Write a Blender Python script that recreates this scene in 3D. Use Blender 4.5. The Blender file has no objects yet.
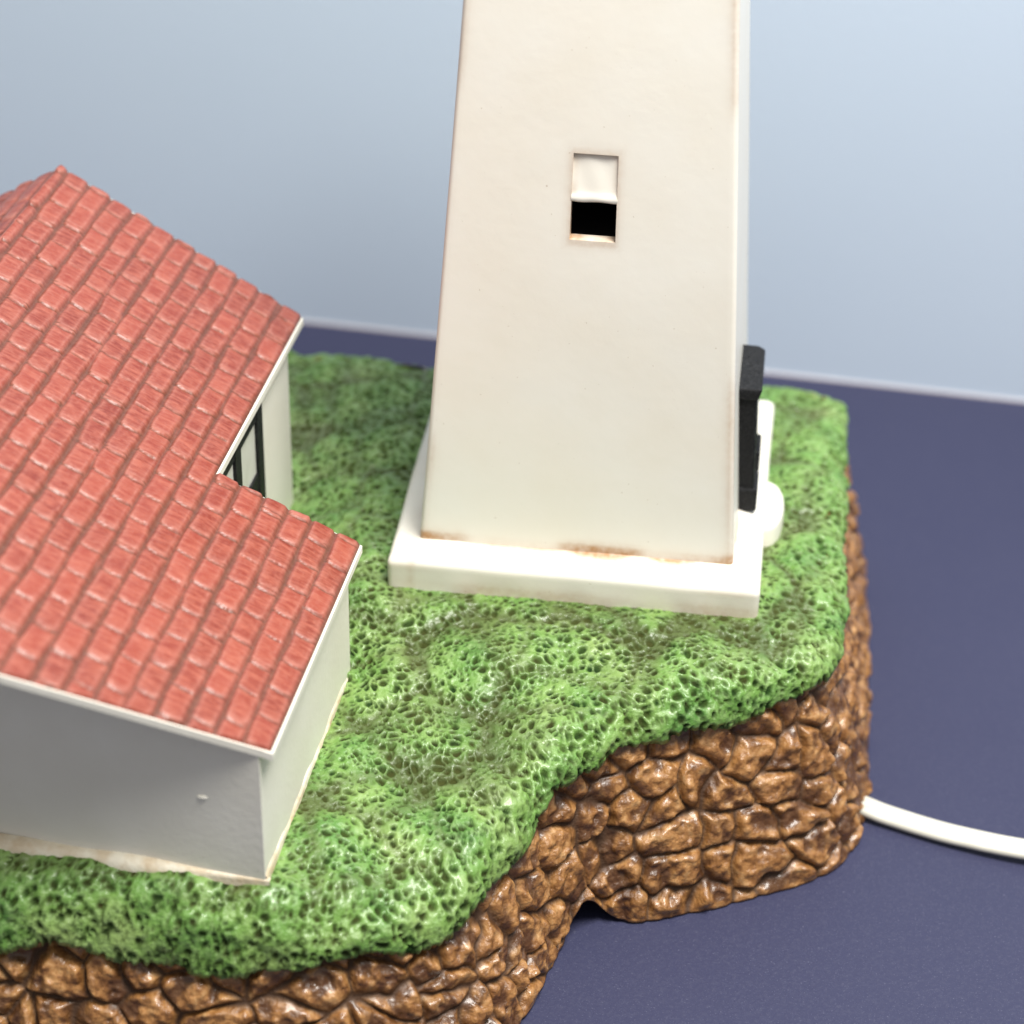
import bpy, math
import numpy as np
from mathutils import Matrix, Vector

CM = 0.01                      # everything below is written in centimetres
sc = bpy.context.scene
COL = sc.collection
rng = np.random.default_rng(7)

# ------------------------------------------------------------------ numpy noise
def _h(ix, iy, iz, k):
    with np.errstate(over='ignore'):
        n = (ix.astype(np.int64).astype(np.uint32) * np.uint32(374761393)
             + iy.astype(np.int64).astype(np.uint32) * np.uint32(668265263)
             + iz.astype(np.int64).astype(np.uint32) * np.uint32(2147483647 - 58)
             + np.uint32((k * 1274126177) & 0xffffffff))
        n = (n ^ (n >> np.uint32(13))) * np.uint32(1274126177)
        n = (n ^ (n >> np.uint32(16))) * np.uint32(2246822519)
        n = n ^ (n >> np.uint32(15))
    return n.astype(np.float64) / 4294967295.0

def vnoise(x, y, z, k=0):
    ix, iy, iz = np.floor(x), np.floor(y), np.floor(z)
    fx, fy, fz = x - ix, y - iy, z - iz
    fx, fy, fz = [f * f * (3 - 2 * f) for f in (fx, fy, fz)]
    r = 0
    for a in (0, 1):
        for b in (0, 1):
            for c in (0, 1):
                w = (fx if a else 1 - fx) * (fy if b else 1 - fy) * (fz if c else 1 - fz)
                r = r + w * _h(ix + a, iy + b, iz + c, k)
    return r * 2 - 1

def fbm(x, y, z, k=0, o=3):
    s, a = 0, 1.0
    for i in range(o):
        s = s + a * vnoise(x * 2 ** i, y * 2 ** i, z * 2 ** i, k + i)
        a *= .5
    return s

def worley(x, y, z=None, k=0, jit=1.0, p=2.0):
    """F1, F2, id-hash of the nearest cell"""
    two = z is None
    z = np.zeros_like(x) if two else z
    ix, iy, iz = np.floor(x), np.floor(y), np.floor(z)
    f1 = np.full(x.shape, 9.); f2 = np.full(x.shape, 9.); idh = np.zeros(x.shape)
    cx = np.zeros(x.shape); cy = np.zeros(x.shape)
    for a in (-1, 0, 1):
        for b in (-1, 0, 1):
            for c in ((0,) if two else (-1, 0, 1)):
                X, Y, Z = ix + a, iy + b, iz + c
                px = X + .5 + jit * (_h(X, Y, Z, k) - .5)
                py = Y + .5 + jit * (_h(X, Y, Z, k + 1) - .5)
                pz = np.zeros_like(x) if two else Z + .5 + jit * (_h(X, Y, Z, k + 2) - .5)
                d = (np.abs(px - x) ** p + np.abs(py - y) ** p + np.abs(pz - z) ** p) ** (1 / p)
                near = d < f1
                f2 = np.where(near, f1, np.minimum(f2, d))
                idh = np.where(near, _h(X, Y, Z, k + 5), idh)
                cx = np.where(near, x - px, cx); cy = np.where(near, y - py, cy)
                f1 = np.where(near, d, f1)
    return f1, f2, idh, cx, cy

def sstep(a, b, x):
    t = np.clip((x - a) / (b - a), 0, 1)
    return t * t * (3 - 2 * t)

# ------------------------------------------------------------------ mesh helpers
def link(name, me, mats, parent=None, smooth=True):
    o = bpy.data.objects.new(name, me)
    COL.objects.link(o)
    for m in (mats if isinstance(mats, (list, tuple)) else [mats]):
        me.materials.append(m)
    if smooth:
        me.polygons.foreach_set('use_smooth', np.ones(len(me.polygons), dtype=bool))
    if parent:
        o.parent = parent
    return o

def grid_faces(nu, nv, wrap=False):
    """faces of a nu x nv vertex grid (index = i*nv + j)"""
    i = np.arange(nu if wrap else nu - 1)
    j = np.arange(nv - 1)
    I, J = np.meshgrid(i, j, indexing='ij')
    I2 = (I + 1) % nu
    return np.stack([I * nv + J, I2 * nv + J, I2 * nv + J + 1, I * nv + J + 1], -1).reshape(-1, 4)

def mesh_np(name, verts, quads, colors=None, flip=False):
    me = bpy.data.meshes.new(name)
    v = np.ascontiguousarray(np.asarray(verts, np.float32) * CM)
    q = np.asarray(quads, np.int32)
    if flip:
        q = q[:, ::-1]
    q = np.ascontiguousarray(q)
    me.vertices.add(len(v)); me.vertices.foreach_set('co', v.ravel())
    me.loops.add(q.size); me.loops.foreach_set('vertex_index', q.ravel())
    me.polygons.add(len(q))
    me.polygons.foreach_set('loop_start', np.arange(0, q.size, 4, dtype=np.int32))
    me.polygons.foreach_set('loop_total', np.full(len(q), 4, dtype=np.int32))
    if colors is not None:
        a = me.color_attributes.new('mask', 'FLOAT_COLOR', 'POINT')
        c = np.ones((len(v), 4), np.float32); c[:, :colors.shape[1]] = colors
        a.data.foreach_set('color', c.ravel())
    me.update(calc_edges=True)
    me.validate()
    return me

def mesh_py(name, verts, faces):
    me = bpy.data.meshes.new(name)
    me.from_pydata([tuple(c * CM for c in v) for v in verts], [], faces)
    import bmesh
    bm = bmesh.new(); bm.from_mesh(me)
    bmesh.ops.recalc_face_normals(bm, faces=bm.faces)
    bm.to_mesh(me); bm.free()
    me.update()
    return me

def bevel(o, w, seg=2):
    m = o.modifiers.new('round', 'BEVEL')
    m.width = w * CM; m.segments = seg; m.limit_method = 'ANGLE'; m.angle_limit = math.radians(25)
    m.harden_normals = False
    return o

def box_vf(x0, x1, y0, y1, z0, z1, base=0):
    v = [(x0, y0, z0), (x1, y0, z0), (x1, y1, z0), (x0, y1, z0), (x0, y0, z1), (x1, y0, z1), (x1, y1, z1), (x0, y1, z1)]
    f = [(0, 3, 2, 1), (4, 5, 6, 7), (0, 1, 5, 4), (1, 2, 6, 5), (2, 3, 7, 6), (3, 0, 4, 7)]
    return v, [tuple(i + base for i in q) for q in f]

def prism(poly, lo, hi):
    """poly: list of (x,y,z) bottom points and matching top points"""
    n = len(poly)
    v = [lo(p) for p in poly] + [hi(p) for p in poly]
    f = [tuple(range(n)), tuple(range(2 * n - 1, n - 1, -1))]
    f += [(i, (i + 1) % n, n + (i + 1) % n, n + i) for i in range(n)]
    return v, f

def catmull(pts, m, closed=True):
    """arc-length table of a closed Catmull-Rom through pts (n,k); returns dense (n*m,k)"""
    P = np.asarray(pts, float); n = len(P)
    out = []
    for i in range(n):
        p0, p1, p2, p3 = P[(i - 1) % n], P[i], P[(i + 1) % n], P[(i + 2) % n]
        # centripetal-ish: limit tangents by the shorter neighbour
        t = (np.arange(m) / m)[:, None]
        m1 = (p2 - p0) * .5; m2 = (p3 - p1) * .5
        L = np.linalg.norm((p2 - p1)[:2])
        for mm in (m1, m2):
            l = np.linalg.norm(mm[:2])
            if l > 1.3 * L: mm *= 1.3 * L / l
        out.append((2 * t ** 3 - 3 * t ** 2 + 1) * p1 + (t ** 3 - 2 * t ** 2 + t) * m1 + (-2 * t ** 3 + 3 * t ** 2) * p2 + (t ** 3 - t ** 2) * m2)
    return np.concatenate(out)

# ------------------------------------------------------------------ material helpers
class Mat:
    def __init__(self, name):
        self.m = bpy.data.materials.new(name); self.m.use_nodes = True
        self.nt = self.m.node_tree; self.n = self.nt.nodes; self.l = self.nt.links
        self.b = self.n['Principled BSDF']
    def node(self, t, **kw):
        nd = self.n.new(t)
        for k, v in kw.items():
            if k.startswith('i_'):
                nd.inputs[k[2:].replace('_', ' ')].default_value = v
            else:
                setattr(nd, k, v)
        return nd
    def out(self, x):
        return x.outputs[0] if hasattr(x, 'outputs') else x
    def coords(self):
        tc = self.node('ShaderNodeTexCoord')
        mp = self.node('ShaderNodeMapping'); mp.inputs['Scale'].default_value = (100, 100, 100)
        self.l.new(tc.outputs['Object'], mp.inputs['Vector'])
        return mp.outputs[0]
    def noise(self, scale, detail=3, rough=.55, vec=None):
        nd = self.node('ShaderNodeTexNoise'); nd.inputs['Scale'].default_value = scale
        nd.inputs['Detail'].default_value = detail; nd.inputs['Roughness'].default_value = rough
        self.l.new(vec if vec is not None else self.coords(), nd.inputs['Vector'])
        return nd.outputs['Fac']
    def ramp(self, fac, stops):
        nd = self.node('ShaderNodeValToRGB'); cr = nd.color_ramp
        while len(cr.elements) < len(stops): cr.elements.new(.5)
        for e, (p, c) in zip(cr.elements, stops):
            e.position = p; e.color = (*c, 1) if len(c) == 3 else c
        self.l.new(fac, nd.inputs[0]); return nd.outputs[0]
    def mix(self, fac, a, b, mode='MIX'):
        nd = self.node('ShaderNodeMix', data_type='RGBA', blend_type=mode)
        for sock, v in ((nd.inputs[0], fac), (nd.inputs[6], a), (nd.inputs[7], b)):
            if isinstance(v, (int, float)): sock.default_value = v
            elif isinstance(v, tuple): sock.default_value = (*v, 1)
            else: self.l.new(v, sock)
        return nd.outputs[2]
    def math(self, op, a, b=None, clamp=False):
        nd = self.node('ShaderNodeMath', operation=op); nd.use_clamp = clamp
        for s, v in zip(nd.inputs, (a, b)):
            if v is None: continue
            if isinstance(v, (int, float)): s.default_value = v
            else: self.l.new(v, s)
        return nd.outputs[0]
    def attr(self, name='mask'):
        a = self.node('ShaderNodeAttribute', attribute_name=name)
        s = self.node('ShaderNodeSeparateColor'); self.l.new(a.outputs['Color'], s.inputs[0])
        return s.outputs
    def set(self, color=None, rough=None, coat=None, coat_rough=.08, spec=None, bump=None, bump_d=.02):
        for k, v in (('Base Color', color), ('Roughness', rough), ('Coat Weight', coat), ('Coat Roughness', coat_rough), ('Specular IOR Level', spec)):
            if v is None: continue
            if isinstance(v, tuple): self.b.inputs[k].default_value = (*v, 1)
            elif isinstance(v, (int, float)): self.b.inputs[k].default_value = v
            else: self.l.new(v, self.b.inputs[k])
        if bump is not None:
            bp = self.node('ShaderNodeBump'); bp.inputs['Strength'].default_value = 1
            bp.inputs['Distance'].default_value = bump_d * CM
            self.l.new(bump, bp.inputs['Height']); self.l.new(bp.outputs[0], self.b.inputs['Normal'])
        return self.m

# green pitted ceramic; mask.r = antiquing wash sitting in the pits, mask.g = hollows between mounds, mask.b = random
m = Mat('green_glaze')
r_, g_, b_ = m.attr()[:3]
n1 = m.noise(.55, 3); n2 = m.noise(5.0, 4)
ridge = m.ramp(n1, [(.28, (.080, .205, .036)), (.5, (.145, .280, .054)), (.72, (.235, .345, .10))])
ridge = m.mix(m.ramp(n2, [(.45, (0, 0, 0)), (.75, (.55, .55, .55))]), ridge, (.30, .43, .17))
pitc = m.ramp(m.noise(1.6, 3), [(.35, (.032, .034, .010)), (.65, (.010, .030, .008))])
w = m.math('MULTIPLY', r_, m.math('ADD', .70, m.math('MULTIPLY', n2, .5)), True)
c = m.mix(w, ridge, pitc)
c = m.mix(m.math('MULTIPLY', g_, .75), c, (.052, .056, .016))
rr = m.math('ADD', .35, m.math('MULTIPLY', r_, .38)); ct = m.math('SUBTRACT', .27, m.math('MULTIPLY', r_, .45), True); sp_ = m.math('SUBTRACT', .5, m.math('MULTIPLY', r_, .46), True)
grass_mat = m.set(c, rr, ct, .14, spec=sp_, bump=m.noise(9, 4), bump_d=.05)

# brown glazed stones; mask.r = wash in the joints, mask.g = stone tint, mask.b = hollows on the stones
m = Mat('brown_glaze')
r_, g_, b_ = m.attr()[:3]
n2 = m.noise(3.2, 5, .65)
c = m.ramp(n2, [(.30, (.070, .026, .007)), (.42, (.20, .085, .024)), (.55, (.37, .180, .060)), (.74, (.54, .33, .15))])
c = m.mix(m.math('MULTIPLY', g_, .35), c, (.27, .115, .030))
c = m.mix(m.math('MULTIPLY', b_, .85, True), c, (.060, .022, .008))
c = m.mix(r_, c, (.050, .021, .007))
rr = m.math('ADD', .34, m.math('MULTIPLY', r_, .4)); ct = m.math('SUBTRACT', .32, m.math('MULTIPLY', r_, .42), True)
rock_mat = m.set(c, rr, ct, .1, bump=m.noise(7, 4), bump_d=.06)

# red roof; mask.r = wash in the grooves, mask.g = tile tint, mask.b = rubbed tile edges
m = Mat('red_roof_paint')
r_, g_, b_ = m.attr()[:3]
cv = m.coords()
mp = m.node('ShaderNodeMapping'); mp.inputs['Scale'].default_value = (1.2, 5.5, 1.2)
m.l.new(cv, mp.inputs['Vector'])
st = m.noise(1.6, 4, .6, mp.outputs[0])
fine = m.noise(7, 4)
c = m.mix(g_, (.185, .022, .010), (.270, .041, .022))
c = m.mix(m.ramp(st, [(.40, (0, 0, 0)), (.70, (.9, .9, .9))]), c, (.37, .100, .062))
c = m.mix(m.ramp(fine, [(.5, (0, 0, 0)), (.8, (.5, .5, .5))]), c, (.38, .13, .09))
c = m.mix(m.math('MULTIPLY', b_, m.math('MULTIPLY', fine, 1.1), True), c, (.41, .165, .125))
c = m.mix(m.math('MULTIPLY', r_, .9), c, m.mix(fine, (.065, .019, .010), (.135, .058, .035)))
roof_mat = m.set(c, .45, .12, .2, bump=fine, bump_d=.02)

# cream ceramic; mask.r = tan antiquing stain
m = Mat('cream_glaze')
r_ = m.attr()[0]
n1 = m.noise(.35, 4); n2 = m.noise(6, 4)
sp = m.noise(11, 1)
c = m.mix(m.ramp(n1, [(.35, (0, 0, 0)), (.7, (1, 1, 1))]), (.795, .755, .665), (.815, .79, .72))
c = m.mix(m.ramp(sp, [(.0, (0, 0, 0)), (.775, (0, 0, 0)), (.82, (.5, .5, .5))]), c, (.38, .30, .20))
c = m.mix(m.math('MULTIPLY', r_, m.math('ADD', .35, m.math('MULTIPLY', n2, 1.1)), True), c, (.40, .21, .085))
cream_mat = m.set(c, .42, .12, .2, bump=m.noise(3.5, 4), bump_d=.004)

m = Mat('cream_wall')
n1 = m.noise(.5, 4); sp = m.noise(9, 1)
c = m.mix(m.ramp(n1, [(.35, (0, 0, 0)), (.7, (1, 1, 1))]), (.74, .71, .625), (.785, .76, .68))
c = m.mix(m.ramp(sp, [(.0, (0, 0, 0)), (.77, (0, 0, 0)), (.82, (.4, .4, .4))]), c, (.36, .30, .2))
wall_mat = m.set(c, .5, .08, .2, bump=m.noise(5, 4), bump_d=.008)

m = Mat('stained_cream')
c = m.ramp(m.noise(1.6, 4), [(.38, (.72, .67, .55)), (.72, (.50, .37, .22))])
stain_mat = m.set(c, .5, bump=m.noise(6, 3), bump_d=.03)

m = Mat('black_paint')
n = m.noise(22, 3, .7)
c = m.ramp(n, [(.45, (.006, .006, .007)), (.72, (.035, .035, .037))])
black_mat = m.set(c, .45, spec=.15, bump=n, bump_d=.025)

m = Mat('pale_pane')
pane_mat = m.set(m.ramp(m.noise(1.5), [(.3, (.60, .60, .53)), (.7, (.70, .70, .64))]), .3)

m = Mat('blue_table_paper')
n = m.noise(9, 5, .75); n1 = m.noise(.12, 3)
c = m.mix(n1, (.028, .030, .072), (.036, .038, .083))
c = m.mix(m.ramp(n, [(.5, (0, 0, 0)), (.85, (.6, .6, .6))]), c, (.072, .074, .118))
c = m.mix(m.ramp(m.noise(24, 2), [(.64, (0, 0, 0)), (.76, (.8, .8, .8))]), c, (.13, .13, .19))
table_mat = m.set(c, .55, spec=.35, bump=n, bump_d=.015)

m = Mat('blue_backdrop')
c = m.mix(m.noise(.08, 3), (.51, .605, .735), (.54, .63, .75))
c = m.mix(m.ramp(m.noise(6, 4), [(.4, (0, 0, 0)), (.8, (.25, .25, .25))]), c, (.56, .62, .72))
back_mat = m.set(c, .7, bump=m.noise(4, 4), bump_d=.01)
m = Mat('white_board_edge')
edge_mat = m.set((.78, .74, .76), .7)
m = Mat('white_cord')
cord_mat = m.set(m.ramp(m.noise(2), [(.3, (.54, .52, .45)), (.7, (.60, .58, .51))]), .38)

# ------------------------------------------------------------------ setting: tabletop and backdrop
TZ = -6.3
v, f = box_vf(-90, 90, -95, 45, TZ - 2, TZ)
o = link('tabletop', mesh_py('tabletop', v, f), table_mat, smooth=False); o['kind'] = 'structure'
ang = math.atan2(18.67 - 20.1, 9.47 + 12.8)
v, f = box_vf(-80, 80, 0, .6, .10, 75)
v2, f2 = box_vf(-80, 80, -.04, .6, .004, .098, 8)
me = mesh_py('backdrop', v + v2, f + f2)
o = link('backdrop', me, [back_mat, edge_mat], smooth=False); o['kind'] = 'structure'
for p in me.polygons:
    if p.center.z < .0999 * CM: p.material_index = 1
o.location = (-1.7 * CM, 19.40 * CM, TZ * CM); o.rotation_euler = (0, 0, ang)

# ------------------------------------------------------------------ the figurine
root = bpy.data.objects.new('lighthouse_figurine', None); COL.objects.link(root)
root.empty_display_size = .02
root.location = (0, 0, TZ * CM)
root['label'] = 'glazed ceramic lighthouse figurine with red tiled cottage on green pitted grass and brown stone base'
root['category'] = 'figurine'
def part(name, me, mats, parent=None, smooth=True):
    o = link(name, me, mats, None, smooth)
    o.parent = parent or root
    if parent is None:
        o.location = (0, 0, -TZ * CM)      # part meshes are written with z = 0 at the foot of the tower
    return o

# house frame
HX, HY, HZ, PHI = -6.11, -16.2, -1.0, -.06
cph, sph = math.cos(PHI), math.sin(PHI)
def G(a, b, z):
    return (HX + a * cph - b * sph, HY + a * sph + b * cph, HZ + z)

# outline of the base: top lip (x, y, z) and foot (x, y)
RIM = [
 (-22, -17.0, -2.9, -22.3, -18.1), (-16, -17.3, -3.0, -16, -18.4), (-12.5, -17.3, -2.8, -12.5, -18.5), (-9.3, -17.25, -2.75, -9.2, -18.4), (-7.6, -17.3, -2.85, -7.2, -18.4),
 (-6.3, -17.3, -2.85, -5.6, -18.3), (-4.6, -16.9, -2.7, -3.4, -17.7),
 (-2.05, -15.5, -2.8, -1.0, -16.2), (-.85, -13.5, -2.3, -.05, -14.5), (.12, -11.3, -1.8, .62, -11.9),
 (1.2, -9.95, -1.45, 1.5, -10.75), (2.4, -9.05, -1.2, 2.75, -10.55), (4.7, -7.8, -1.2, 5.15, -9.4), (6.3, -6.75, -1.0, 7.2, -8.15),
 (7.0, -5.6, -.85, 8.1, -6.9), (7.28, -3.8, -.7, 8.42, -5.2), (7.25, -1.3, -.5, 8.5, -1.9), (7.2, 2, -.5, 8.45, 1.6), (7.15, 4.8, -.5, 8.4, 4.8), (7.05, 6.9, -.35, 8.1, 7.6),
 (5.9, 7.45, -.4, 6, 8.9), (2, 7.7, -.5, 2, 9.1), (-6, 7.5, -.5, -6, 9), (-12, 7.5, -.5, -12, 9), (-20, 7.3, -.6, -20, 8.8), (-25.5, 6.3, -.8, -26.2, 7.6),
 (-27, 3, -1, -28, 3), (-27, -5, -1.6, -28, -5), (-26.6, -13, -2.5, -27.6, -13.4), (-25.2, -16.2, -2.8, -26, -17.2)]
D = catmull(RIM, 60)
seg = np.linalg.norm(np.diff(np.vstack([D, D[:1]])[:, :2], axis=0), axis=1)
S = np.concatenate([[0], np.cumsum(seg)])
TOT = S[-1]
s_vis0, s_vis1 = S[60 * 1], S[60 * 24]         # the stretch the photograph can see
def sample(fine, coarse):
    a = np.arange(s_vis0, s_vis1, fine)
    b = np.arange(s_vis1, TOT + s_vis0, coarse)
    return np.concatenate([a, b]) % TOT
def rim(s):
    Dc = np.vstack([D, D[:1]])
    return np.stack([np.interp(s, S, Dc[:, i]) for i in range(5)], 1)

# ground height: inverse-distance through control points
GP = [(x, y, .0) for x in (-5, -2.5, 0, 2.5, 5) for y in (-5, -2.5, 0, 2.5, 5)]
GP = [(x, y, -.10) for x, y, z in GP]
for b in (0, 2, 4, 6, 8): GP.append((*G(0, b, 0)[:2], -.98))
for b in (9, 11, 13, 15): GP.append((*G(-3.5, b, 0)[:2], -.75))
for a in (-2, -4, -6, -9, -12, -15): GP.append((*G(a, 0, 0)[:2], -.88))
for a in (-6, -10, -14): GP.append((*G(a, 8, 0)[:2], -.9))
GP += [(6.8, 0, -.02), (6.8, 3, -.05), (6.6, 6, -.12), (3, 7, -.15), (-2, 7, -.1), (-8, 6.5, -.2), (2.2, -8, -.35), (5.5, -6.4, -.2), (6.6, -3, -.1),
       (0, -9.3, -.6), (-1.2, -11, -1.0), (-2.3, -13, -1.45), (-3.2, -14.8, -1.75), (-5, -16.2, -1.5), (-7, -16.6, -1.25), (-9.5, -16.6, -1.05), (-12, -16.6, -1.1),
       (-4, -7.5, -.5), (-3.5, -10, -.95), (-4, -12.5, -1.25), (-1.5, -7, -.15), (2, -6, -.02), (-18, -16.6, -1.2), (-25, -10, -1), (-25, 4, -.5), (-18, 6, -.3)]
GP = np.array(GP)
def ground(x, y):
    num = np.zeros_like(x); den = np.zeros_like(x)
    for px, py, pz in GP:
        w = 1 / ((x - px) ** 2 + (y - py) ** 2 + .5) ** 1.8
        num += w * pz; den += w
    return num / den

# --- grass: polar sheet rolling over the rim
def build_grass():
    s = sample(.045, .45)
    E = rim(s); n = len(s)
    ctr = np.array([-9., -4.])
    # ragged lip
    zl = E[:, 2] + .22 * vnoise(s * .55, s * 0, s * 0, 3) + .16 * vnoise(s * 1.5, s * 0, s * 0, 4)
    din = ctr - E[:, :2]; Dl = np.linalg.norm(din, axis=1); din /= Dl[:, None]
    R = 1.22
    th = np.linspace(0, math.pi / 2, 34)
    d_roll = R * (1 - np.cos(th))
    rows_d = [np.full(n, .62), np.full(n, .28), np.full(n, .10)]; rows_k = [-.06, -.10, -.06]
    for d in d_roll: rows_d.append(np.full(n, d)); rows_k.append(None)
    NU = 320
    for q in np.linspace(0, 1, NU)[1:]: rows_d.append(R + (Dl - R) * (q ** 1.05) * .985); rows_k.append(None)
    d = np.stack(rows_d, 1)
    x = E[:, None, 0] + din[:, None, 0] * d; y = E[:, None, 1] + din[:, None, 1] * d
    g = ground(x, y)
    mound_xy = np.exp(-((x - 6.5) / 2.2) ** 2 - ((y - 5.0) / 2.5) ** 2) * .05
    g = g + mound_xy
    t = np.clip(d / R, 0, 1); prof = np.sqrt(np.clip(1 - (1 - t) ** 2, 0, 1))
    z = zl[:, None] + (g - zl[:, None]) * prof
    for j, k in enumerate(rows_k):
        if k is not None: z[:, j] = zl + k
    P = np.stack([x, y, z], -1)
    # big mounds, flattened next to the walls
    wx = x + .5 * vnoise(x * .6, y * .6, z * .6, 11); wy = y + .5 * vnoise(x * .6, y * .6, z * .6, 12)
    f1, f2, idh, _, _ = worley(wx / 2.1, wy / 2.1, z / 2.1, 21)
    pad_t = np.maximum(np.maximum(np.abs(x), np.abs(y)) - 5.0, 0)
    la = (x - HX) * cph + (y - HY) * sph; lb = -(x - HX) * sph + (y - HY) * cph
    pad_h = np.where(lb < 8, np.maximum(np.maximum(la, -lb), 0), np.maximum(np.maximum(la + 3.5, lb - 15.5), 0))
    near = sstep(0, .9, np.minimum(pad_t, pad_h))
    mound = (.23 * (1 - np.clip(f1, 0, 1) ** 2 * 1.4) + .10 * fbm(x * .9, y * .9, z * .9, 31, 2))
    crease = 1 - sstep(.0, .22, f2 - f1)
    # sponge pits
    px, py, pz = [c + .10 * vnoise(x * 3.1, y * 3.1, z * 3.1, 41 + i) for i, c in enumerate((x, y, z))]
    big = vnoise(x * .45, y * .45, z * .45, 51)
    F1, F2, I1, _, _ = worley(px / .255, py / .255, pz / .255, 61)
    rad = .40 + .30 * I1 + .08 * big
    p1 = 1 - sstep(.45 * rad, rad, F1)
    p1 = np.minimum(p1, sstep(.07, .24, F2 - F1))
    f1b, f2b, I2, _, _ = worley(px / .165, py / .165, pz / .165, 71)
    rad2 = .34 + .32 * I2
    p2 = np.minimum(1 - sstep(.45 * rad2, rad2, f1b), sstep(.07, .26, f2b - f1b)) * .75
    p2 = p2 * (1 - sstep(.0, .45, p1))
    lip = np.exp(-((d - .35) / .45) ** 2)
    pit = np.clip(p1 + p2, 0, 1)
    fade = .35 + .65 * near
    h = mound * (.15 + .85 * near) * (1 - .35 * lip) - (.082 * p1 + .05 * p2) * (1 + .35 * lip) * fade + .03 * fbm(x * 5, y * 5, z * 5, 81, 3)
    # lumpier lip
    fl1, fl2, _, _, _ = worley(x / .95, y / .95, z / .8, 91)
    h += lip * (.22 * (1 - fl1) - .08)
    gu = np.gradient(P, axis=0); gv = np.gradient(P, axis=1)
    N = np.cross(gu, gv); N /= np.linalg.norm(N, axis=-1, keepdims=True) + 1e-12
    up = np.where(N[..., 2:3].mean() < 0, -1, 1)
    N = N * up
    # smooth the displacement direction at the tucked-under rows
    h[:, :3] *= .2
    P = P + N * h[..., None]
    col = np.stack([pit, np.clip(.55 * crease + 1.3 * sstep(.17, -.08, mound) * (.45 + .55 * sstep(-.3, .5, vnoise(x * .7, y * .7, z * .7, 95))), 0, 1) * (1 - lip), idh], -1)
    q = grid_faces(n, d.shape[1], wrap=True)
    me = mesh_np('grass', P.reshape(-1, 3), q, col.reshape(-1, 3), flip=bool(up < 0))
    return me
part('grass', build_grass(), grass_mat)

# --- rock: wall of stones from under the lip to the table, hollow underneath
def build_rock():
    s = sample(.055, .45)
    E = rim(s); n = len(s)
    nt = 110
    t = np.linspace(0, 1, nt)[None, :]
    tan = np.roll(E[:, :2], -1, 0) - np.roll(E[:, :2], 1, 0)
    tan /= np.linalg.norm(tan, axis=1)[:, None]
    nrm = np.stack([tan[:, 1], -tan[:, 0]], 1)
    top = E[:, :2] - nrm * .62
    ztop = E[:, 2] + .30
    foot = E[:, 3:5]
    # foot line lifts off the table at the notch
    dn = np.hypot(foot[:, 0] - 1.12, foot[:, 1] + 11.1)
    zfoot = TZ + .02 + .95 * np.exp(-(dn / .62) ** 2) + .10 * np.abs(vnoise(s * .35, s * 0, s * 0, 5))
    w = t ** .8 * (1 - .0 * t)
    x = top[:, None, 0] + (foot - top)[:, None, 0] * w; y = top[:, None, 1] + (foot - top)[:, None, 1] * w
    z = ztop[:, None] + (zfoot - ztop)[:, None] * t
    # stones, in (arc length, height)
    u = np.repeat(s[:, None], nt, 1); v = z + .25 * vnoise(u * .3, u * 0, u * 0, 7) * 2
    uw = u + .30 * vnoise(u * .9, v * .9, u * 0, 101) + .08 * vnoise(u * 3, v * 3, u * 0, 102)
    vw = v + .26 * vnoise(u * .9, v * .9, u * 0, 103) + .06 * vnoise(u * 3, v * 3, u * 0, 104)
    f1, f2, idh, cx, cy = worley(uw / 1.18, vw / .98, None, 111, jit=.95, p=2.2)
    e = f2 - f1
    pillow = sstep(0.0, .30, e)
    tilt = (idh - .5) * 1.1 * cx + ((idh * 7.13) % 1 - .5) * 1.1 * cy
    facet = vnoise(u * 1.5, v * 1.5, u * 0, 121)
    rough = fbm(u * 2.6, v * 2.6, u * 0, 131, 4)
    h = .20 * pillow ** .7 + .09 * tilt * pillow + pillow * (.115 * rough + .05 * np.abs(facet) + .03 * vnoise(u * 7, v * 7, u * 0, 135)) - .13 + .05 * ((idh * 3.7) % 1) * pillow
    ft = sstep(.0, .055, 1 - t)
    h = h * (.25 + .75 * ft) + .03 * (1 - ft)
    P = np.stack([x, y, z], -1)
    gu = np.gradient(P, axis=0); gv = np.gradient(P, axis=1)
    N = np.cross(gu, gv); N /= np.linalg.norm(N, axis=-1, keepdims=True) + 1e-12
    out = nrm[:, None, :] * np.ones((1, nt, 1))
    sgn = np.sign((N[..., :2] * out).sum(-1, keepdims=True)); N = N * sgn
    P = P + N * h[..., None]
    P[:, -1, 2] = np.maximum(P[:, -1, 2], TZ + .02)
    joint = 1 - sstep(.01, .13, e)
    hollow = np.clip(sstep(-.08, .55, -rough) + .35 * sstep(.1, .6, vnoise(u * 5, v * 5, u * 0, 137)), 0, 1)
    h = h * np.where((s > s_vis0) & (s < s_vis1), 1, .35)[:, None]
    col = np.stack([joint, idh, hollow], -1)
    # the wall's own thickness: turn in at the foot and climb inside
    last = P[:, -1:, :]
    ins = np.zeros((n, 3, 3))
    for k, (dd, dz) in enumerate(((.10, -.0), (.30, .06), (1.5, 1.4))):
        ins[:, k, :2] = last[:, 0, :2] - nrm * dd
        ins[:, k, 2] = last[:, 0, 2] + dz
    P = np.concatenate([P, ins], 1)
    ci = np.zeros((n, 3, 3)); ci[:, 1:, 0] = 1
    col = np.concatenate([col, ci], 1)
    q = grid_faces(n, nt + 3, wrap=True)
    return mesh_np('rock_base', P.reshape(-1, 3), q, col.reshape(-1, 3), flip=True)
part('rock_base', build_rock(), rock_mat)

# ------------------------------------------------------------------ tower
H1, H2, SH, K, TOPZ = .839, 1.0964, 4.25, .0615, 24.0
def noise1(x, y, z, sc_, k): return vnoise(np.asarray(x) * sc_, np.asarray(y) * sc_, np.asarray(z) * sc_, k)

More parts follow.
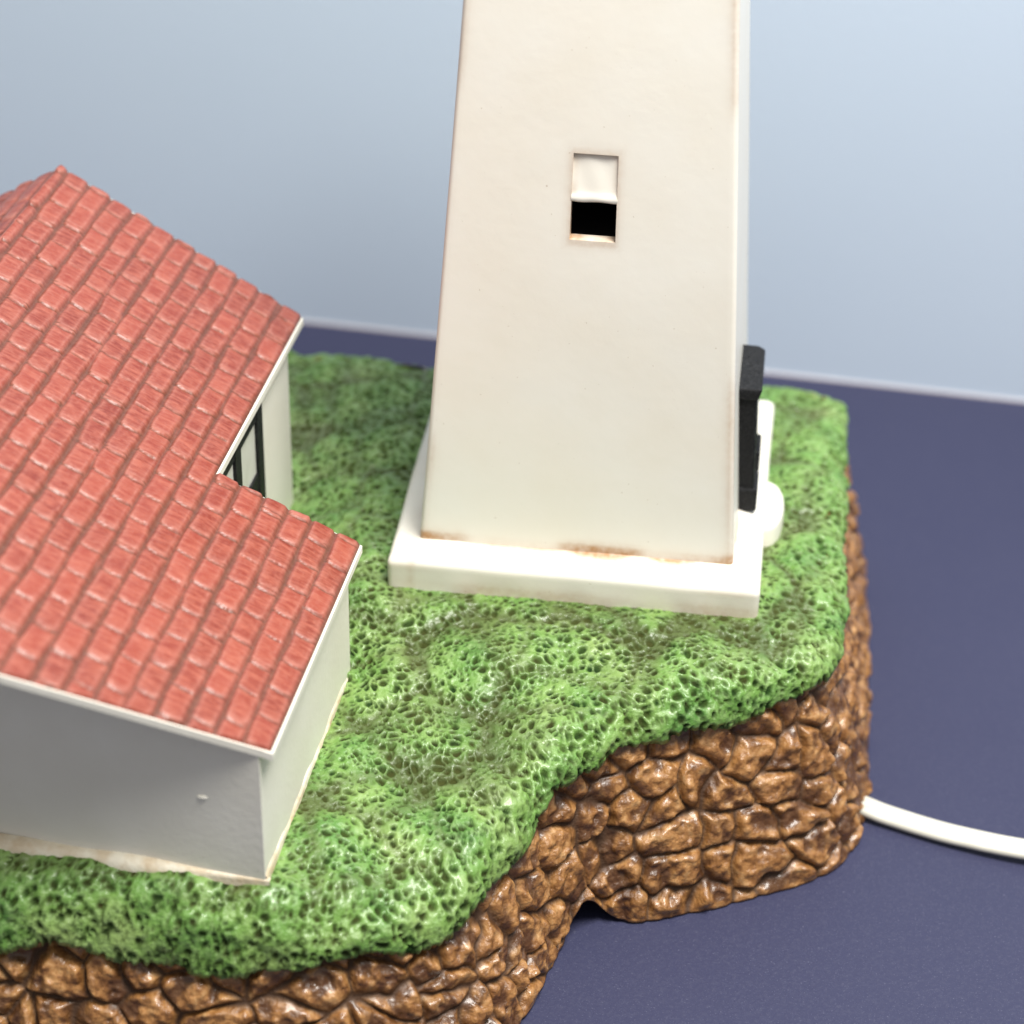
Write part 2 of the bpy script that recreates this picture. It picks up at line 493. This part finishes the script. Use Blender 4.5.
def build_shaft():
    rc = .13
    wl, wr = -.143, .182                       # sides of the window, as a fraction of the half width
    fx = np.unique(np.concatenate([np.linspace(-1, wl, 26), np.linspace(wl, wr, 11), np.linspace(wr, 1, 26)]))
    side = np.linspace(-1, 1, 40)
    zs = np.unique(np.concatenate([np.linspace(H2 - .3, 10.12, 90), np.linspace(10.12, 11.07, 10), np.linspace(11.07, 11.2, 3), np.linspace(11.2, 12.43, 12), np.linspace(12.43, TOPZ, 60)]))
    cols = []                                  # (unit position, is front index)
    arc = np.linspace(0, math.pi / 2, 6)[1:-1]
    secs = []
    def ring(h):
        L = h - rc
        p = [(f * L, -h) for f in fx]
        p += [(L + rc * math.sin(a), -L - rc * math.cos(a)) for a in arc]
        p += [(h, f * L) for f in side]
        p += [(L + rc * math.cos(a), L + rc * math.sin(a)) for a in arc]
        p += [(-f * L, h) for f in side]
        p += [(-L - rc * math.sin(a), L + rc * math.cos(a)) for a in arc]
        p += [(-h, -f * L) for f in side]
        p += [(-L - rc * math.cos(a), -L - rc * math.sin(a)) for a in arc]
        return p
    V = []
    for z in zs:
        for (x, y) in ring(SH - K * (z - H2)): V.append((x, y, z))
    V = np.array(V).reshape(len(zs), -1, 3)
    nc = V.shape[1]
    x, y, z = V[..., 0], V[..., 1], V[..., 2]
    h = SH - K * (z - H2)
    wob = .022 * vnoise(x * .22, y * .22, z * .22, 201) + .0025 * vnoise(x * 1.3, y * 1.3, z * 1.3, 202)
    rad = np.hypot(x, y)
    V[..., 0] += x / rad * wob; V[..., 1] += y / rad * wob
    # stains: arrises, foot, window surround
    ex = np.minimum(np.abs(np.abs(x) - h), 9) + np.abs(np.abs(y) - h)
    st = .42 * np.exp(-np.abs(ex - .12) / .10) * sstep(-.15, .5, vnoise(x * .8, y * .8, z * .55, 211))
    foot = np.exp(-np.clip(z - H2 - .1, 0, 9) / .10) * (sstep(.05, .5, vnoise(x * .9, y * .9, z * 0, 215)) * .85 + .12)
    fr = (y < -h + .2)
    wd = np.maximum(np.maximum(-.55 - x, x - .67), np.maximum(10.0 - z, z - 12.5))
    win = np.where(fr, np.exp(-np.clip(wd, 0, 9) / .07) * .38, 0)
    haze = .03 * sstep(.0, .8, vnoise(x * .35, y * .35, z * .35, 219))
    mask = np.clip(st + foot + win + haze, 0, 1)
    q = []
    inner = (fx >= wl - 1e-6) & (fx <= wr + 1e-6)
    i0, i1 = np.where(inner)[0][0], np.where(inner)[0][-1]
    k0 = int(np.argmin(np.abs(zs - 10.12))); k1 = int(np.argmin(np.abs(zs - 12.43)))
    for k in range(len(zs) - 1):
        for i in range(nc):
            j = (i + 1) % nc
            if k0 <= k < k1 and i0 <= i < i1: continue
            q.append((k * nc + i, k * nc + j, (k + 1) * nc + j, (k + 1) * nc + i))
    verts = V.reshape(-1, 3); col = mask.reshape(-1)
    # jambs of the opening (wall thickness), from the hole's border straight back
    border = [(k0, i) for i in range(i0, i1 + 1)] + [(k, i1) for k in range(k0 + 1, k1 + 1)] + [(k1, i) for i in range(i1 - 1, i0 - 1, -1)] + [(k, i0) for k in range(k1 - 1, k0, -1)]
    base = len(verts); nb = len(border)
    front = np.array([V[k, i] for k, i in border])
    loops = [front]
    for dpt, sink in ((.0, .0), (.34, .0)):
        L = front.copy(); L[:, 1] += dpt
        cxm, czm = .07, 11.27
        L[:, 0] += np.sign(cxm - L[:, 0]) * sink * (np.abs(L[:, 0] - cxm) > .45)
        L[:, 2] += np.sign(czm - L[:, 2]) * sink * (np.abs(L[:, 2] - czm) > 1.0)
        loops.append(L)
    verts = np.concatenate([verts, loops[1], loops[2]])
    jm = .55 + .4 * vnoise(front[:, 0] * 3, front[:, 1] * 3, front[:, 2] * 3, 222)
    col = np.concatenate([col, jm, jm])
    fi = [k * nc + i for k, i in border]
    ids = [fi, list(range(base, base + nb)), list(range(base + nb, base + 2 * nb))]
    for A, B in ((ids[1], ids[2]),):
        for i in range(nb):
            j = (i + 1) % nb
            q.append((A[j], A[i], B[i], B[j]))
    # flat cap
    b2 = len(verts); topring = verts[(len(zs) - 1) * nc:len(zs) * nc]
    verts = np.concatenate([verts, topring * np.array([.001, .001, 1])]); col = np.concatenate([col, np.zeros(nc)])
    for i in range(nc):
        j = (i + 1) % nc
        q.append(((len(zs) - 1) * nc + i, (len(zs) - 1) * nc + j, b2 + j, b2 + i))
    return mesh_np('tower', verts, q, col[:, None])
tower = part('tower', build_shaft(), cream_mat)
tower.location.x = -.06 * CM

# plinth: square block with rounded arrises and a sloping top
def build_plinth():
    prof = [(5.07, -1.2)]                       # (half width, z) from below ground to the shaft
    for z in np.linspace(-.6, H1 - .24, 14): prof.append((5.07, z))
    for a in np.linspace(0, math.pi / 2, 7)[1:]: prof.append((5.07 - .24 * (1 - math.cos(a)), H1 - .24 + .24 * math.sin(a)))
    for q in np.linspace(0, 1, 12)[1:]: prof.append((4.83 + (SH - .22 - 4.83) * q, H1 + (H2 - .02 - H1) * q + .16 * q ** 5))
    rc = .16
    side = np.linspace(-1, 1, 60); arc = np.linspace(0, math.pi / 2, 6)[1:-1]
    rows = []
    for h, z in prof:
        L = h - rc; p = []
        for r in range(4):
            c, s = [(1, 0), (0, 1), (-1, 0), (0, -1)][r]
            pts = [(f * L, -h) for f in side] + [(L + rc * math.sin(a), -L - rc * math.cos(a)) for a in arc]
            p += [(X * c - Y * s, X * s + Y * c, z) for X, Y in pts]
        rows.append(p)
    V = np.array(rows); x, y, z = V[..., 0], V[..., 1], V[..., 2]
    wob = .05 * vnoise(x * .4, y * .4, z * .4, 231) + .015 * vnoise(x * 1.7, y * 1.7, z * 1.7, 232)
    rad = np.hypot(x, y); V[..., 0] += x / rad * wob; V[..., 1] += y / rad * wob
    V[..., 2] += np.where(z > .5, .02 * vnoise(x * .6, y * .6, z * 0, 234), 0)
    hh = np.maximum(np.abs(x), np.abs(y))
    joint = np.exp(-np.clip(hh - SH, 0, 9) / .09) * np.clip(.15 + 1.2 * sstep(.0, .5, vnoise(x * .75 + 4, y * .75, z * 0, 236)), 0, 1)
    joint += (y < -SH + .5) * np.exp(-np.clip(hh - SH, 0, 9) / .13) * (2.2 * np.exp(-((x - .7) / .7) ** 2) + 1.8 * np.exp(-((x - 2.6) / .6) ** 2)) + (x < -SH) * np.exp(-np.clip(-SH - x, 0, 9) / .22) * sstep(-.3, .4, vnoise(x * .6, y * .6, z * 0, 240)) * .6
    low = np.exp(-np.clip(z - .12, 0, 9) / .16) * .30 * (hh > 4.9) * (.4 + sstep(-.3, .5, vnoise(x * .5, y * .5, z * 0, 237)))
    arr = .35 * np.exp(-np.abs(z - (H1 - .25)) / .12) * (hh > 4.85) * sstep(-.1, .6, vnoise(x * .7, y * .7, z, 238))
    mask = np.clip(joint + low + arr, 0, 1)
    n0, n1, _ = V.shape
    q = grid_faces(n0, n1); qq = []
    I = np.arange(n0 - 1); wr = np.stack([I * n1 + n1 - 1, (I + 1) * n1 + n1 - 1, (I + 1) * n1, I * n1], -1)
    q = np.concatenate([q, wr])
    return mesh_np('plinth', V.reshape(-1, 3), q, mask.reshape(-1)[:, None], flip=True)
part('plinth', build_plinth(), cream_mat, tower)

# blind upper light of the tower window: sloping panel over a rounded sill
def build_panel():
    us = np.linspace(-.51, .655, 13)
    prof = [(11.14, .40), (11.14, .05), (11.155, .005), (11.19, -.02), (11.27, -.022), (11.34, -.002), (11.39, .015)]
    prof += [(zz, .02 + .055 * (zz - 11.39) / 1.0) for zz in np.linspace(11.45, 12.4, 10)] + [(12.425, .40)]
    V = []
    for x in us:
        for z, d in prof:
            V.append((x, -(SH - K * (z - H2)) + d + .008 * math.sin(x * 9 + z * 3), z + .015 * math.sin(x * 7) * (z < 11.2)))
    V = np.array(V)
    x, z = V[:, 0], V[:, 2]
    mk = np.clip(.75 * np.exp(-np.abs(x + .46) / .07) * sstep(-.2, .5, vnoise(x * 2, z * 2.2, z * 0, 241)) + .35 * np.exp(-np.abs(x - .60) / .05) + .30 * np.exp(-np.abs(z - 12.41) / .04), 0, 1) * (z > 11.37)
    return mesh_np('window_panel', V, grid_faces(len(us), len(prof)), mk[:, None], flip=True)
part('window_panel', build_panel(), cream_mat, tower)

# dark glass-less opening: added black box behind the lower light paints the shade inside
m = Mat('cavity_shade'); cav = m.set((.006, .005, .005), .8)
yb = -(SH - K * (10.6 - H2))
v, f = box_vf(-.62, .74, yb + .36, yb + 2.4, 9.95, 11.15)
f = [q for q in f if q != (0, 1, 5, 4)]
part('window_opening', mesh_py('window_opening', v, f), cav, tower, False)

# black door surround on the right face, seen in profile
def xr(z): return SH - K * (z - H2)
def door_jamb(y0, y1):
    V = []
    for y in (y0, y1):
        V += [(xr(1.1) - .05, y, 1.0), (xr(1.1) + .44, y, 1.0), (xr(4.6) + .48, y, 4.62), (xr(4.6) - .05, y, 4.62)]
    F = [(0, 1, 2, 3), (7, 6, 5, 4), (0, 4, 5, 1), (1, 5, 6, 2), (2, 6, 7, 3), (3, 7, 4, 0)]
    return V, F
for y0, y1 in ((-1.45, -.95), (.55, 1.05)):
    v, f = door_jamb(y0, y1)
    bevel(part('door_jamb', mesh_py('door_jamb', v, f), black_mat, tower, False), .05)
    v, f = box_vf(xr(1.5) - .05, xr(1.5) + .54, y0 - .06, y1 + .5, .98, 1.72)
    bevel(part('jamb_block', mesh_py('jamb_block', v, f), black_mat, tower, False), .07)
v, f = prism([(xr(4.8) - .06, -1.55), (xr(4.8) + .64, -1.55), (xr(4.8) + .64, .72), (xr(4.8) + .45, .92), (xr(4.8) - .06, .95)],
             lambda p: (p[0] - .10 * (p[0] > 4.2), p[1], 4.58), lambda p: (p[0], p[1], 4.93))
bevel(part('door_hood', mesh_py('door_hood', v, f), black_mat, tower, False), .05)
v, f = box_vf(xr(3) - .1, xr(3) + .20, -.95, .56, 1.0, 4.6)
part('door_leaf', mesh_py('door_leaf', v, f), black_mat, tower, False)
# rounded cream doorstep in front of the door
def build_step():
    V = []; rows = []
    prof = [(1.0, -.9), (1.0, .40), (.97, .50), (.90, .57), (.8, .6), (.3, .62), (.001, .62)]
    angs = np.linspace(-math.pi / 2, math.pi / 2, 28)
    for r, z in prof:
        for a in angs: V.append((4.9 + .66 * r * math.cos(a) ** .7, -.35 + 1.25 * r * math.sin(a), z))
    V = np.array(V)
    mk = .25 * sstep(0, .6, vnoise(V[:, 0] * 2, V[:, 1] * 2, V[:, 2] * 2, 251))
    return mesh_np('doorstep', V, grid_faces(len(prof), len(angs)), mk[:, None], flip=True)
part('doorstep', build_step(), cream_mat, tower)

# ------------------------------------------------------------------ cottage
SL, EX, EZ, RIDGE = .58, .25, 3.90, -10.0
def zr(a):
    a = np.asarray(a, float)
    return np.where(a >= RIDGE, EZ - SL * (a - EX), EZ - SL * (2 * RIDGE - a - EX))
YB, YM = 8.05, 16.4            # back edge of the front wing, back edge of the main roof
MX = -3.30                     # main eave
def yfront(a):
    q = .2 - np.asarray(a, float)
    return .12 - .43 * np.minimum(q, 5.4)

def build_walls():
    V, F = [], []
    LX = 2 * RIDGE + 3.5
    def sect(poly, b0, b1):
        base = len(V); n = len(poly)
        for b in (b0, b1):
            for a, z in poly: V.append(G(a, (b(a) if callable(b) else b), z))
        F.append(tuple(base + i for i in range(n))); F.append(tuple(base + n + i for i in reversed(range(n))))
        for i in range(n):
            j = (i + 1) % n; F.append((base + i, base + j, base + n + j, base + n + i))
    dz = .12
    sect([(0, -2), (0, float(zr(0)) - dz), (RIDGE, float(zr(RIDGE)) - dz), (LX, float(zr(LX)) - dz), (LX, -2)], lambda a: -.03 * a * .6, lambda a: 7.9 + .45 * max(0, 1 + a / 3.5))
    sect([(-3.5, -2), (-3.5, float(zr(-3.5)) - dz), (RIDGE, float(zr(RIDGE)) - dz), (LX, float(zr(LX)) - dz), (LX, -2)], 7.9, 15.6)
    # small nub of glaze on the front wall
    base = len(V); cx, cz = -1.42, 2.36
    nu, nv = 12, 8
    for i in range(nv):
        for j in range(nu):
            ph = math.pi * i / (nv - 1); thh = 2 * math.pi * j / nu
            V.append(G(cx + .14 * math.sin(ph) * math.cos(thh), .035 + .07 * math.sin(ph) * math.sin(thh) , cz + .045 * math.cos(ph)))
    for i in range(nv - 1):
        for j in range(nu):
            F.append((base + i * nu + j, base + i * nu + (j + 1) % nu, base + (i + 1) * nu + (j + 1) % nu, base + (i + 1) * nu + j))
    return mesh_py('cottage', V, F)
cottage = bevel(part('cottage', build_walls(), wall_mat, None, False), .07)

# stained ledge at the foot of the front wall
def build_ledge():
    xs = np.linspace(.11, -17, 70); V = []
    prof = [(.1, .24), (-.06, .23), (-.18, .16), (-.25, .03), (-.26, -1.2)]
    for i, a in enumerate(xs):
        k = min(1, max(0, -a) / 3.6) * (1 + .25 * math.sin(a * 1.7))
        for b, z in prof: V.append(G(a, b * (.08 + .92 * k) if b < 0 else b, z * (.35 + .65 * k) if z > 0 else z))
    return mesh_np('ledge', np.array(V), grid_faces(len(xs), len(prof)))
part('ledge', build_ledge(), stain_mat, cottage)

# thin stained seam where the side wall meets the grass
def build_seam():
    V = []
    prof = [(-.05, .20), (.02, .17), (.05, .08), (.06, -.6)]
    bs = np.linspace(.03, 8.25, 60)
    for b in bs:
        k = .10 * math.sin(b * 2.1) + .06 * math.sin(b * 5.3)
        for a, z in prof: V.append(G(a, b, z + (k * .6 if z > 0 else 0)))
    return mesh_np('wall_seam', np.array(V), grid_faces(len(bs), len(prof)), flip=True)
part('wall_seam', build_seam(), stain_mat, cottage)

# roof: one height field of lapped tiles per slope
TW, TL = .592, 1.06
def tiles(a, b):
    q = (EX - a) / TW
    q = q + .05 * vnoise(b * .8, np.floor(q), b * 0, 301) + .025 * vnoise(b * 3, np.floor(q), b * 0, 302)
    i = np.floor(q); f = q - i
    off = .5 * (i % 2) + .30 * _h(i, i * 0, i * 0, 311)
    tl = TL
    v = (b + .07 * (1 - (2 * f - 1) ** 2) + .16 * (_h(i, np.floor(b / TL + off), i * 0, 312) - .5)) / tl + off
    j = np.floor(v); g = v - j
    rnd = _h(i, j, i * 0, 313); rnd2 = _h(i, j, i * 0, 314)
    course = sstep(.0, .09, f) * (1 - .90 * sstep(.82, .97, f))
    crown = .92 - .30 * f + .12 * np.sin(np.clip(f / .85, 0, 1) * math.pi)
    end = sstep(0, .03, g) * (1 - .8 * sstep(.95, .985, g))
    pil = np.minimum(sstep(0, .16, g), 1)
    h = .088 * course * crown * (.5 + .5 * end) * (1 + .55 * (1 - g)) + course * .03 * (rnd - .5)
    h += course * .025 * (rnd2 - .5) * (f - .4) * 4
    h += .010 * fbm(a * 3.5, b * 3.5, a * 0, 321, 3)
    groove = np.clip(1 - course, 0, 1) * .95 + (1 - end) * .95
    edge = np.exp(-np.abs(g - .07) / .05) * course + .7 * np.exp(-np.abs(f - .15) / .06) * end + .6 * np.exp(-np.abs(f - .80) / .07) * end
    return h, np.clip(groove, 0, 1), rnd, np.clip(edge, 0, 1)

def build_roof():
    VV, QQ, CC = [], [], []
    base = 0
    def patch(a_arr, b_fn, nb, mirror=False, open_last=False, open_first=None):
        nonlocal base
        A = np.repeat(a_arr[:, None], nb, 1)
        tt = np.linspace(0, 1, nb)[None, :]
        b0, b1 = b_fn(a_arr)
        B = b0[:, None] + (b1 - b0)[:, None] * tt
        h, gr, rn, ed = tiles(A, B)
        # settle at the outer borders
        Z = zr(A) + h * .95 + .015
        A2 = 2 * RIDGE - A if mirror else A
        # skirt round the border
        A3 = np.pad(A2, 1, mode='edge'); B3 = np.pad(B, 1, mode='edge'); Z3 = np.pad(Z, 1, mode='edge')
        zb = np.pad(zr(A), 1, mode='edge') - .05
        brd = np.zeros_like(Z3, bool); brd[0] = brd[-1] = True; brd[:, 0] = brd[:, -1] = True
        if open_last: brd[-1] = False
        if open_first is not None: brd[0] = B3[0] > open_first
        Z3 = np.where(brd, zb, Z3)
        P = np.stack([HX + A3 * cph - B3 * sph, HY + A3 * sph + B3 * cph, HZ + Z3], -1)
        C = np.stack([np.pad(c, 1, mode='edge') for c in (gr, rn, ed)], -1)
        C[brd, 0] = .25
        n0, n1 = A3.shape
        q = grid_faces(n0, n1)
        if mirror != True: q = q[:, ::-1]
        VV.append(P.reshape(-1, 3)); CC.append(C.reshape(-1, 3)); QQ.append(q + base); base += n0 * n1
    fine = .042
    # front wing strip beyond the main eave
    a1 = np.arange(EX, MX, -fine); a1 = np.append(a1, MX)
    patch(a1, lambda a: (yfront(a), YB + .60 * (a - MX) / (EX - MX)), 230, open_last=True)
    a2 = np.append(np.arange(MX, RIDGE, -fine), RIDGE)
    patch(a2, lambda a: (yfront(a), np.full_like(a, YM)), 430, open_first=YB)
    a3 = np.append(np.arange(MX - .001, RIDGE, -.12), RIDGE)
    patch(a3, lambda a: (yfront(2 * RIDGE - a), np.full_like(a, YM)), 160, True)
    V = np.concatenate(VV); Q = np.concatenate(QQ); C = np.concatenate(CC)
    return mesh_np('roof', V, Q, C)
part('roof', build_roof(), roof_mat, cottage)

# cream board under the tiles
def build_board():
    o_ = .05
    fr = [(a, float(yfront(a)) - o_) for a in np.linspace(EX, RIDGE, 40)]
    right = [(EX + o_, YB + .60 + o_), (EX + o_, float(yfront(EX)) - o_)] + fr[1:] + [(RIDGE, YM + o_), (MX + o_, YM + o_), (MX + o_, YB + o_)]
    LE = 2 * RIDGE - MX
    fl = [(a, float(yfront(a)) - o_) for a in np.linspace(RIDGE, LE, 24)]
    left = fl + [(LE - o_, float(yfront(LE)) - o_), (LE - o_, YM + o_), (RIDGE, YM + o_)]
    V, F = [], []
    for poly in (right, left):
        v, f = prism(poly, lambda p: G(p[0], p[1], float(zr(p[0])) - .20), lambda p: G(p[0], p[1], float(zr(p[0])) + .0))
        b = len(V); V += v; F += [tuple(i + b for i in q) for q in f]
    return mesh_py('eave_board', V, F)
part('eave_board', build_board(), wall_mat, cottage, False)

# window in the right wall of the main house: black bars over pale panes
WX = -3.5
y0, y1, z0, z1 = 8.2, 12.45, 1.6, 5.55
v, f = [], []
def addbox(a0, a1, b0, b1, c0, c1):
    bv, bf = box_vf(a0, a1, b0, b1, c0, c1, len(v)); v.extend([G(*p) for p in bv]); f.extend(bf)
for b in (y0, 10.05, 12.1): addbox(WX - .02, WX + .12, b - .06, b + .44, z0, z1)
gaps = [(y0 + .44, 9.99), (10.49, 12.04)]
for z in (z0, 3.05, z1 - .36):
    for g0, g1 in gaps: addbox(WX - .02, WX + .10, g0, g1, z, z + .46)
part('window_frame', mesh_py('window_frame', v, f), black_mat, cottage, False)
v, f = [], []
addbox(WX - .03, WX + .03, y0 + .1, 12.3, z0 + .1, z1 - .1)
part('window_pane', mesh_py('window_pane', v, f), pane_mat, cottage, False)

# ------------------------------------------------------------------ power cord
def build_cord():
    pts = np.array([(4.5, -3.2), (6.5, -4.5), (8.4, -5.35), (9.25, -5.65), (11.0, -6.2), (13.2, -6.6), (16.5, -6.6), (20.5, -5.6), (26, -3.0), (32, 2)])
    # open Catmull-Rom
    P = np.vstack([2 * pts[0] - pts[1], pts, 2 * pts[-1] - pts[-2]])
    path = []
    for i in range(1, len(P) - 2):
        for t in np.linspace(0, 1, 24, endpoint=False):
            p0, p1, p2, p3 = P[i - 1:i + 3]
            path.append(.5 * (2 * p1 + (p2 - p0) * t + (2 * p0 - 5 * p1 + 4 * p2 - p3) * t ** 2 + (3 * p1 - p0 - 3 * p2 + p3) * t ** 3))
    path = np.array(path); tg = np.gradient(path, axis=0); tg /= np.linalg.norm(tg, axis=1)[:, None]
    nr = np.stack([-tg[:, 1], tg[:, 0]], 1)
    sec = []
    r = .125
    for cx, a0, a1 in ((.19, -140, 125), (0, 55, 125), (-.19, 55, 320), (0, 235, 305)):
        for a in np.linspace(math.radians(a0), math.radians(a1), 16): sec.append((cx + r * math.cos(a), r * math.sin(a)))
    sec = np.array(sec)
    V = []
    for k, (p, n_) in enumerate(zip(path, nr)):
        lift = .32 + .05 * math.sin(k * .06)
        tw = .25
        for sx, sz in sec:
            X = sx * math.cos(tw) - sz * math.sin(tw); Z = sx * math.sin(tw) + sz * math.cos(tw)
            V.append((p[0] + n_[0] * X, p[1] + n_[1] * X, TZ + lift + Z))
    n0, n1 = len(path), len(sec)
    q = grid_faces(n0, n1)
    I = np.arange(n0 - 1); q = np.concatenate([q, np.stack([I * n1 + n1 - 1, (I + 1) * n1 + n1 - 1, (I + 1) * n1, I * n1], -1)])
    return mesh_np('power_cord', np.array(V), q, flip=True)
cord = link('power_cord', build_cord(), cord_mat)
cord['label'] = 'flat white electric cord lying on the dark blue table behind the stone base'
cord['category'] = 'cord'

# ------------------------------------------------------------------ light
def area(name, loc, target, size, power, color, size_y=None):
    L = bpy.data.lights.new(name, 'AREA'); L.energy = power; L.color = color
    L.shape = 'RECTANGLE'; L.size = size * CM; L.size_y = (size_y or size) * CM
    o = bpy.data.objects.new(name, L); COL.objects.link(o)
    o.location = Vector(loc) * CM
    o.rotation_euler = (Vector(target) - Vector(loc)).to_track_quat('-Z', 'Y').to_euler()
    return o
area('key_softbox', (25, -28, 97), (-1, -3, 0), 38, 21.3, (1, .98, .925))
wd = bpy.data.worlds.new('World'); sc.world = wd; wd.use_nodes = True
bg = wd.node_tree.nodes['Background']; bg.inputs[0].default_value = (.97, .97, .96, 1); bg.inputs[1].default_value = .445

# ------------------------------------------------------------------ camera
C = Vector((4.2924, -57.5049, 37.5145)); pitch, yaw, roll, F = .5835, .1141, .0219, 2389.9
fw = Vector((-math.sin(yaw) * math.cos(pitch), math.cos(yaw) * math.cos(pitch), -math.sin(pitch)))
r = Vector((math.cos(yaw), math.sin(yaw), 0)); u = r.cross(fw)
r2 = r * math.cos(roll) + u * math.sin(roll); u2 = u * math.cos(roll) - r * math.sin(roll)
cd = bpy.data.cameras.new('camera'); cam = bpy.data.objects.new('camera', cd); COL.objects.link(cam)
M = Matrix((r2, u2, -fw)).transposed().to_4x4(); M.translation = C * CM
cam.matrix_world = M
cd.sensor_width = 36; cd.lens = F / 1024 * 36
cd.clip_start = .01; cd.clip_end = 20
cd.dof.use_dof = True; cd.dof.focus_distance = 60.6 * CM; cd.dof.aperture_fstop = 9
sc.camera = cam
vs = sc.view_settings
vs.view_transform = 'Standard'; vs.look = 'None'; vs.exposure = 0; vs.gamma = 1; vs.use_curve_mapping = False
